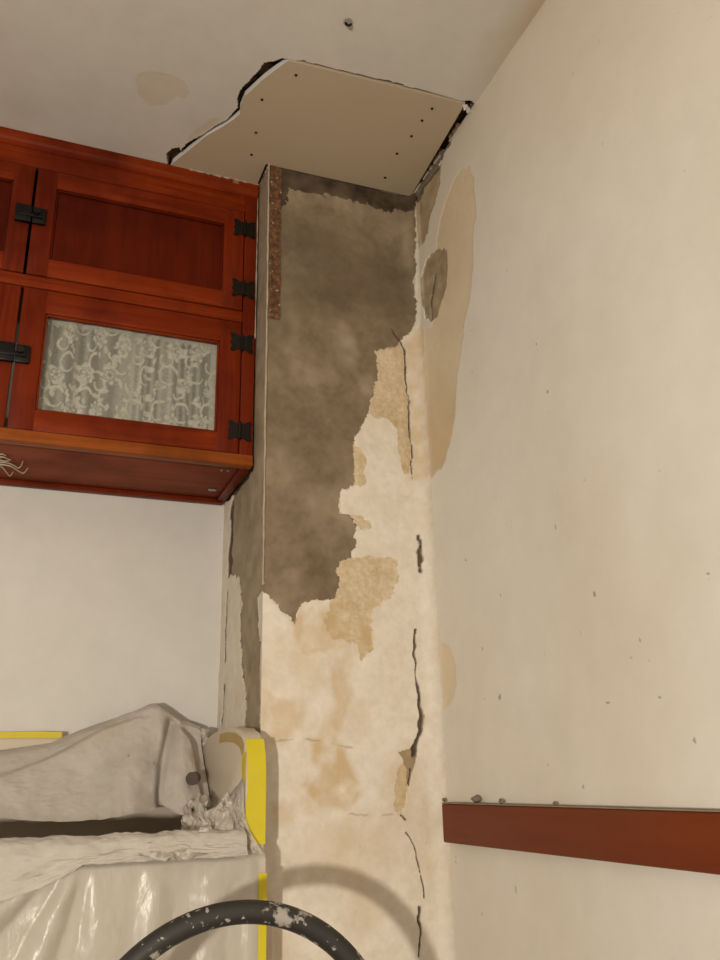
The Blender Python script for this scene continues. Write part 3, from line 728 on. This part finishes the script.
# ---- drop cloth
tp = [hit(x, y, 1, 1.862) for x, y in [(-30, 752), (0, 749), (50, 742), (80, 729), (104, 721), (137, 709), (150, 703), (158, 702), (168, 709), (182, 719), (200, 725), (217, 724)]]
tx, tz = [p[0] for p in tp], [p[2] for p in tp]
hm = [hit(x, y, 1, 1.425) for x, y in [(-60, 930), (0, 902), (40, 889), (68, 875), (90, 861), (120, 858), (160, 857), (240, 857)]]
hx, hz = [p[0] for p in hm], [p[2] for p in hm]
nx, nt_ = 300, 240
Xg = np.linspace(-.56, .366, nx); Tg = np.linspace(0, 1, nt_)
X, T = np.meshgrid(Xg, Tg)
ZT = np.interp(X, tx, tz); ZH = np.interp(X, hx, hz)
k_t = np.array([0, .04, .10, .25, .42, .52, .58, .64, .70, .75, .79, .83, 1.0])
k_y = np.array([1.868, 1.860, 1.838, 1.79, 1.735, 1.675, 1.62, 1.56, 1.50, 1.462, 1.443, 1.434, 1.428])
zf = 1.034
kz = lambda zt, zh: np.array([zt-.01, zt, zt-.012, zt-.075*(zt-1.0)/.2, 1.050, 1.004, .996, 1.004, 1.020, zf, 1.026, 1.008, min(zh, .994)])
Yg = np.interp(T, k_t, k_y)
Zg = np.stack([np.interp(Tg, k_t, kz(zt_, zh_)) for zt_, zh_ in zip(np.interp(Xg, tx, tz), np.interp(Xg, hx, hz))], 1)
def sm(A, n=4):
    for _ in range(n):
        A[1:-1] = (A[:-2]+2*A[1:-1]+A[2:])/4
    return A
Yg, Zg = sm(Yg, 10), sm(Zg, 10)
# folds fanning out from the high point, soft dents, creases
pk = hit(158, 702, 1, 1.862)
ang = np.arctan2(Zg-pk[2]-.02, X-pk[0]); rad = np.hypot(X-pk[0], Zg-pk[2])
bkm = sstep(.02, .12, T)*(1-sstep(.5, .62, T))
Yg -= bkm*(.010*np.sin(ang*9+2*fbm(X*6, Zg*6, 3))*sstep(.03, .15, rad) + .012*fbm(X*9, Zg*9, 7, 3)+.003*fbm(X*40, Zg*40, 8, 3))
cl = [(p[0], p[2]) for p in (hit(x, y, 1, 1.80) for x, y in [(-60, 800), (12, 773), (54, 755), (104, 728), (137, 716)])]
cline = np.interp(X, [c[0] for c in cl], [c[1] for c in cl])
Yg -= bkm*.012*sstep(.003, -.006, Zg-cline)*sstep(pk[0]-.005, pk[0]-.07, X)
gr = [(p[0], p[2]) for p in (hit(x, y, 1, 1.78) for x, y in [(176, 722), (169, 750), (163, 775), (159, 802), (158, 830)])]
Yg += bkm*.030*np.exp(-(polydist(X, Zg, gr)/.010)**2)
ffm = sstep(.62, .72, T)
Zg += ffm*(1-sstep(.85, 1, T))*(.006*fbm(X*18, T*6, 17, 3)+.004*np.abs(fbm(X*30, T*25, 18, 3)))
Yg -= ffm*(.008*fbm(X*14+T*6, T*5, 19, 3)+.004*np.abs(fbm(X*25, T*25, 20)))
Zg += .0012*fbm(X*120, T*90, 23, 2)
drop = empty('drop_cloth', (-.1, 1.6, 1.0)); tag(drop, 'grey canvas drop cloth draped in folds over the sink', 'drop cloth')
at_ = {'stain_and_light': .5*np.clip(fbm(X*8, T*8, 33)-.2, 0, 1), 'dirt_and_shade': .5*(vnoise(X*60, T*60, 35) > .985)}
hb = [hit(x, y, 1, 1.72) for x, y in [(-60, 818), (0, 818), (60, 822), (100, 819), (122, 814), (150, 812), (160, 806), (230, 806)]]
hbz = np.interp(X, [p[0] for p in hb], [p[2] for p in hb])+.003*fbm(X*30, X*0, 77)
G = np.stack([X, Yg, Zg], -1)
nb = int(.44*nt_)                                          # back sheet: squeeze its rows so that it ends at its hem
Bk = G[:nb].copy(); t01 = np.linspace(0, 1, nb)[:, None]
zt0, zb0 = Bk[1, :, 2], Bk[-1, :, 2]
Bk[..., 2] = zt0 + (Bk[..., 2]-zt0)*(hbz[0]-zt0)/(zb0-zt0)
Bk[..., 1] -= .01*t01
sheet('draped_sheet', Bk, M['canvas'], drop, {k: v[:nb].ravel() for k, v in at_.items()})
n2 = int(.60*nt_)
sheet('front_fold', G[n2:], M['canvas'], drop, {k: v[n2:].ravel() for k, v in at_.items()})
# hanging flap to the right of the peak
lp = catmull([hit(x, y, 1, yy) for x, y, yy in [(179, 727, 1.82), (172, 745, 1.80), (166, 768, 1.765), (162, 790, 1.74), (161, 803, 1.72), (170, 812, 1.70)]], 10)
rp_ = catmull([hit(x, y, 1, yy) for x, y, yy in [(179, 727, 1.82), (189, 742, 1.79), (194, 765, 1.755), (198, 790, 1.72), (203, 812, 1.69), (196, 820, 1.675)]], 10)
s_ = np.linspace(0, 1, 40)[None, :, None]; FL = lp[:, None]*(1-s_)+rp_[:, None]*s_
bul = np.sin(s_[..., 0]*math.pi)*np.linspace(0, 1, len(lp))[:, None]**.7
FL[..., 1] -= .012+.036*bul+.010*fbm(FL[..., 0]*40, FL[..., 2]*25, 44)
sheet('hanging_fold', FL, M['canvas'], drop, {'stain_and_light': np.zeros(FL.shape[0]*40), 'dirt_and_shade': np.zeros(FL.shape[0]*40)})
# rolled crumple on the front right
def crumple(name, cen, size, seed, mat, parent, amp=.45, sub=5):
    bm = bmesh.new(); bmesh.ops.create_icosphere(bm, subdivisions=sub, radius=1)
    P = np.array([v.co[:] for v in bm.verts])
    n = np.abs(fbm(P[:, 0]*1.1+seed, P[:, 1]*1.3+P[:, 2]*2.2, seed, 2))+.6*np.abs(fbm(P[:, 2]*2+seed, P[:, 0]*2-P[:, 1]*1.5, seed+5, 2))
    r = 1-amp*.7+amp*.9*n
    for v, rr_ in zip(bm.verts, r): v.co = Vector((v.co.x*size[0], v.co.y*size[1], v.co.z*size[2]))*float(rr_)+Vector(cen)
    return bm_obj(name, bm, mat, parent, True, 3.0)
for k, (x, y, yy, sx, sy_, sz) in enumerate([(178, 847, 1.455, .040, .02, .016), (150, 848, 1.45, .035, .018, .012), (204, 840, 1.47, .024, .024, .022)]):
    o = crumple('crumpled_fold', hit(x, y, 1, yy), (sx, sy_, sz), 3+k, M['canvas'], drop)

def rag(name, quad, mat, parent, seed, amp=.02, n=70):
    q = [hit(x, y, 1, yy) for x, y, yy in quad]
    S, T = np.meshgrid(np.linspace(0, 1, n), np.linspace(0, 1, n)); S_, T_ = S[..., None], T[..., None]
    G = (q[0]*(1-S_)+q[1]*S_)*(1-T_)+(q[3]*(1-S_)+q[2]*S_)*T_
    f = np.abs(fbm(S*3.2+T*1.2+seed, T*2.2-S*.8, seed, 3))-.3
    G[..., 1] += amp*2.4*f; G[..., 2] += amp*.7*fbm(S*4, T*4, seed+3, 3); G[..., 0] += amp*.7*fbm(S*4, T*4, seed+6, 3)
    return sheet(name, G, mat, parent, {'stain_and_light': .4*np.clip(fbm(S*4, T*4, seed+9), 0, 1).ravel(), 'dirt_and_shade': np.zeros(n*n)})
rag('gathered_fold', [(182, 806, 1.66), (207, 796, 1.63), (214, 842, 1.475), (176, 850, 1.455)], M['canvas'], drop, 5, .022)
rag('gathered_fold', [(140, 834, 1.485), (200, 834, 1.480), (204, 858, 1.420), (135, 858, 1.420)], M['canvas'], drop, 8, .012)

# small dark fitting poking out of the folds
p = hit(196, 778, 1, 1.69)
ft = empty('tap_knob', tuple(p)); tag(ft, 'small dark tap knob poking out between the cloth folds', 'tap')
bm = bmesh.new(); cyl(bm, (p[0]-.004, p[1], p[2]), (-.5, -.85, -.1), .010, .022, 18, .012); bm_obj('knob', bm, plain('tarnished metal', (.10, .075, .055), .4, .7, .4, 60), ft, True)
bm = bmesh.new(); cyl(bm, (p[0]+.006, p[1]+.045, p[2]+.006), (.2, 1, .1), .007, .09, 14); bm_obj('stem', bm, M['steel'], ft, True)

# ---- plastic sheeting
pl = empty('plastic_sheet', (0, SF, .2)); tag(pl, 'translucent plastic sheeting hanging down the front of the sink', 'plastic sheet')
nx, nz = 320, 260
Xp = np.linspace(-.60, .4005, nx); Tp = np.linspace(0, 1, nz); X, T = np.meshgrid(Xp, Tp)
Zp = 1.0-.62*T+.0*X
fo = hit(95, 860, 1, 1.44)
dx = X-fo[0]; dz = fo[2]+.06-Zp
an = np.arctan2(dx, dz)                                    # folds fan out below the cloth
g1 = np.sin(an*13+1.5*fbm(X*5, Zp*4, 3))*(dx < .03)*sstep(.03, -.05, dx)
g2 = np.sin(X*75+2.5*fbm(X*6, Zp*3, 5)+Zp*4)*sstep(.0, .08, dx)
env = sstep(.0, .10, T)
Yp = 1.438-.012*env*np.clip(g1, -.4, 1)*(1+.4*fbm(X*4, Zp*4, 8))-.006*env*g2-.012*env*fbm(X*7, Zp*4, 9, 3)-.004*fbm(X*30, Zp*18, 10, 3)
Yp = np.minimum(Yp, 1.446); ed = sstep(.392, .365, X); Yp = Yp*ed+1.446*(1-ed)
Yp[:6] += np.linspace(.012, 0, 6)[:, None]
sheet('hanging_sheet', np.stack([X, Yp, Zp], -1), M['plastic'], pl)
# plastic pulled up over the lower front of the side splash
nx, nz = 120, 120
S, T = np.meshgrid(np.linspace(0, 1, nx), np.linspace(0, 1, nz))
A = np.array([hit(x, y, 1, yy) for x, y, yy in [(240, 780, 1.545), (224, 806, 1.535), (206, 852, 1.50)]]); A = catmull(A, 10)
B = np.array([(.3698, 1.468, 1.128), (.3685, 1.455, 1.05), (.396, 1.446, .995)]); B = catmull(B, 10)
ia = np.linspace(0, len(A)-1, nz); ka = np.arange(len(A))
AA = np.stack([np.interp(ia, ka, A[:, i]) for i in range(3)], -1); BB = np.stack([np.interp(ia, ka, B[:, i]) for i in range(3)], -1)
G = AA[:, None]*(1-S[..., None])+BB[:, None]*S[..., None]
rdg = np.abs(fbm(S*5+T*3, T*4-S*3, 51, 4))*.030+.012*fbm(S*14, T*10, 53, 3)
G[..., 1] -= rdg*np.sin(S*math.pi)**.6*1.2; G[..., 0] -= .010*np.sin(S*math.pi)*sstep(0, .4, T)
sheet('gathered_corner', G, M['plastic'], pl)
for k, (x, y, yy, sx, sy_, sz) in enumerate([(226, 804, 1.52, .009, .008, .018), (217, 838, 1.50, .016, .014, .013), (235, 842, 1.475, .018, .01, .014), (250, 852, 1.455, .016, .008, .008)]):
    crumple('crumpled_fold', hit(x, y, 1, yy), (sx, sy_, sz), 13+k, M['plastic'], pl, .6, 4)
rag('gathered_fold', [(200, 812, 1.52), (232, 800, 1.50), (240, 850, 1.44), (205, 852, 1.445)], M['plastic'], pl, 21, .016)
# torn dusty scraps between cloth and side splash
for k, (x, y, yy) in enumerate([(203, 735, 1.84), (207, 745, 1.83), (201, 756, 1.82)]):
    crumple('crumpled_fold', hit(x, y, 1, yy), (.014, .012, .016), 33+k, M['plastic'], pl, .6, 4)

# ================================================================== HOSE
HY = 1.15
cpx = np.array([hit(x, y, 1, HY) for x, y in [(133, 958), (178, 926), (215, 914), (252, 910.5), (296, 919), (330, 940), (352, 960)]])
A_ = np.c_[2*cpx[:, 0], 2*cpx[:, 2], np.ones(len(cpx))]; sol = np.linalg.lstsq(A_, cpx[:, 0]**2+cpx[:, 2]**2, rcond=None)[0]
hc, hzc = sol[0], sol[1]; hr = math.sqrt(sol[2]+hc*hc+hzc*hzc)
hzc += .03*hr-.002; hr *= .97; hc += .003
th = np.linspace(math.pi, 0, 80)
arc = np.stack([hc+hr*np.cos(th), np.full(80, HY), hzc+hr*np.sin(th)], -1)
zl = np.linspace(.016, hzc, 30)[:-1]
lft = np.stack([np.full(29, hc-hr), np.full(29, HY), zl], -1); rgt = np.stack([np.full(29, hc+hr), np.full(29, HY), zl[::-1]], -1)
pa = np.vstack([lft, arc, rgt]); Vt, Ft = tube_np(pa, .0138, 24)
tag(from_np('hose', Vt, Ft, M['rubber']), 'black paint-splattered rubber hose arching up in front of the plastic', 'hose')
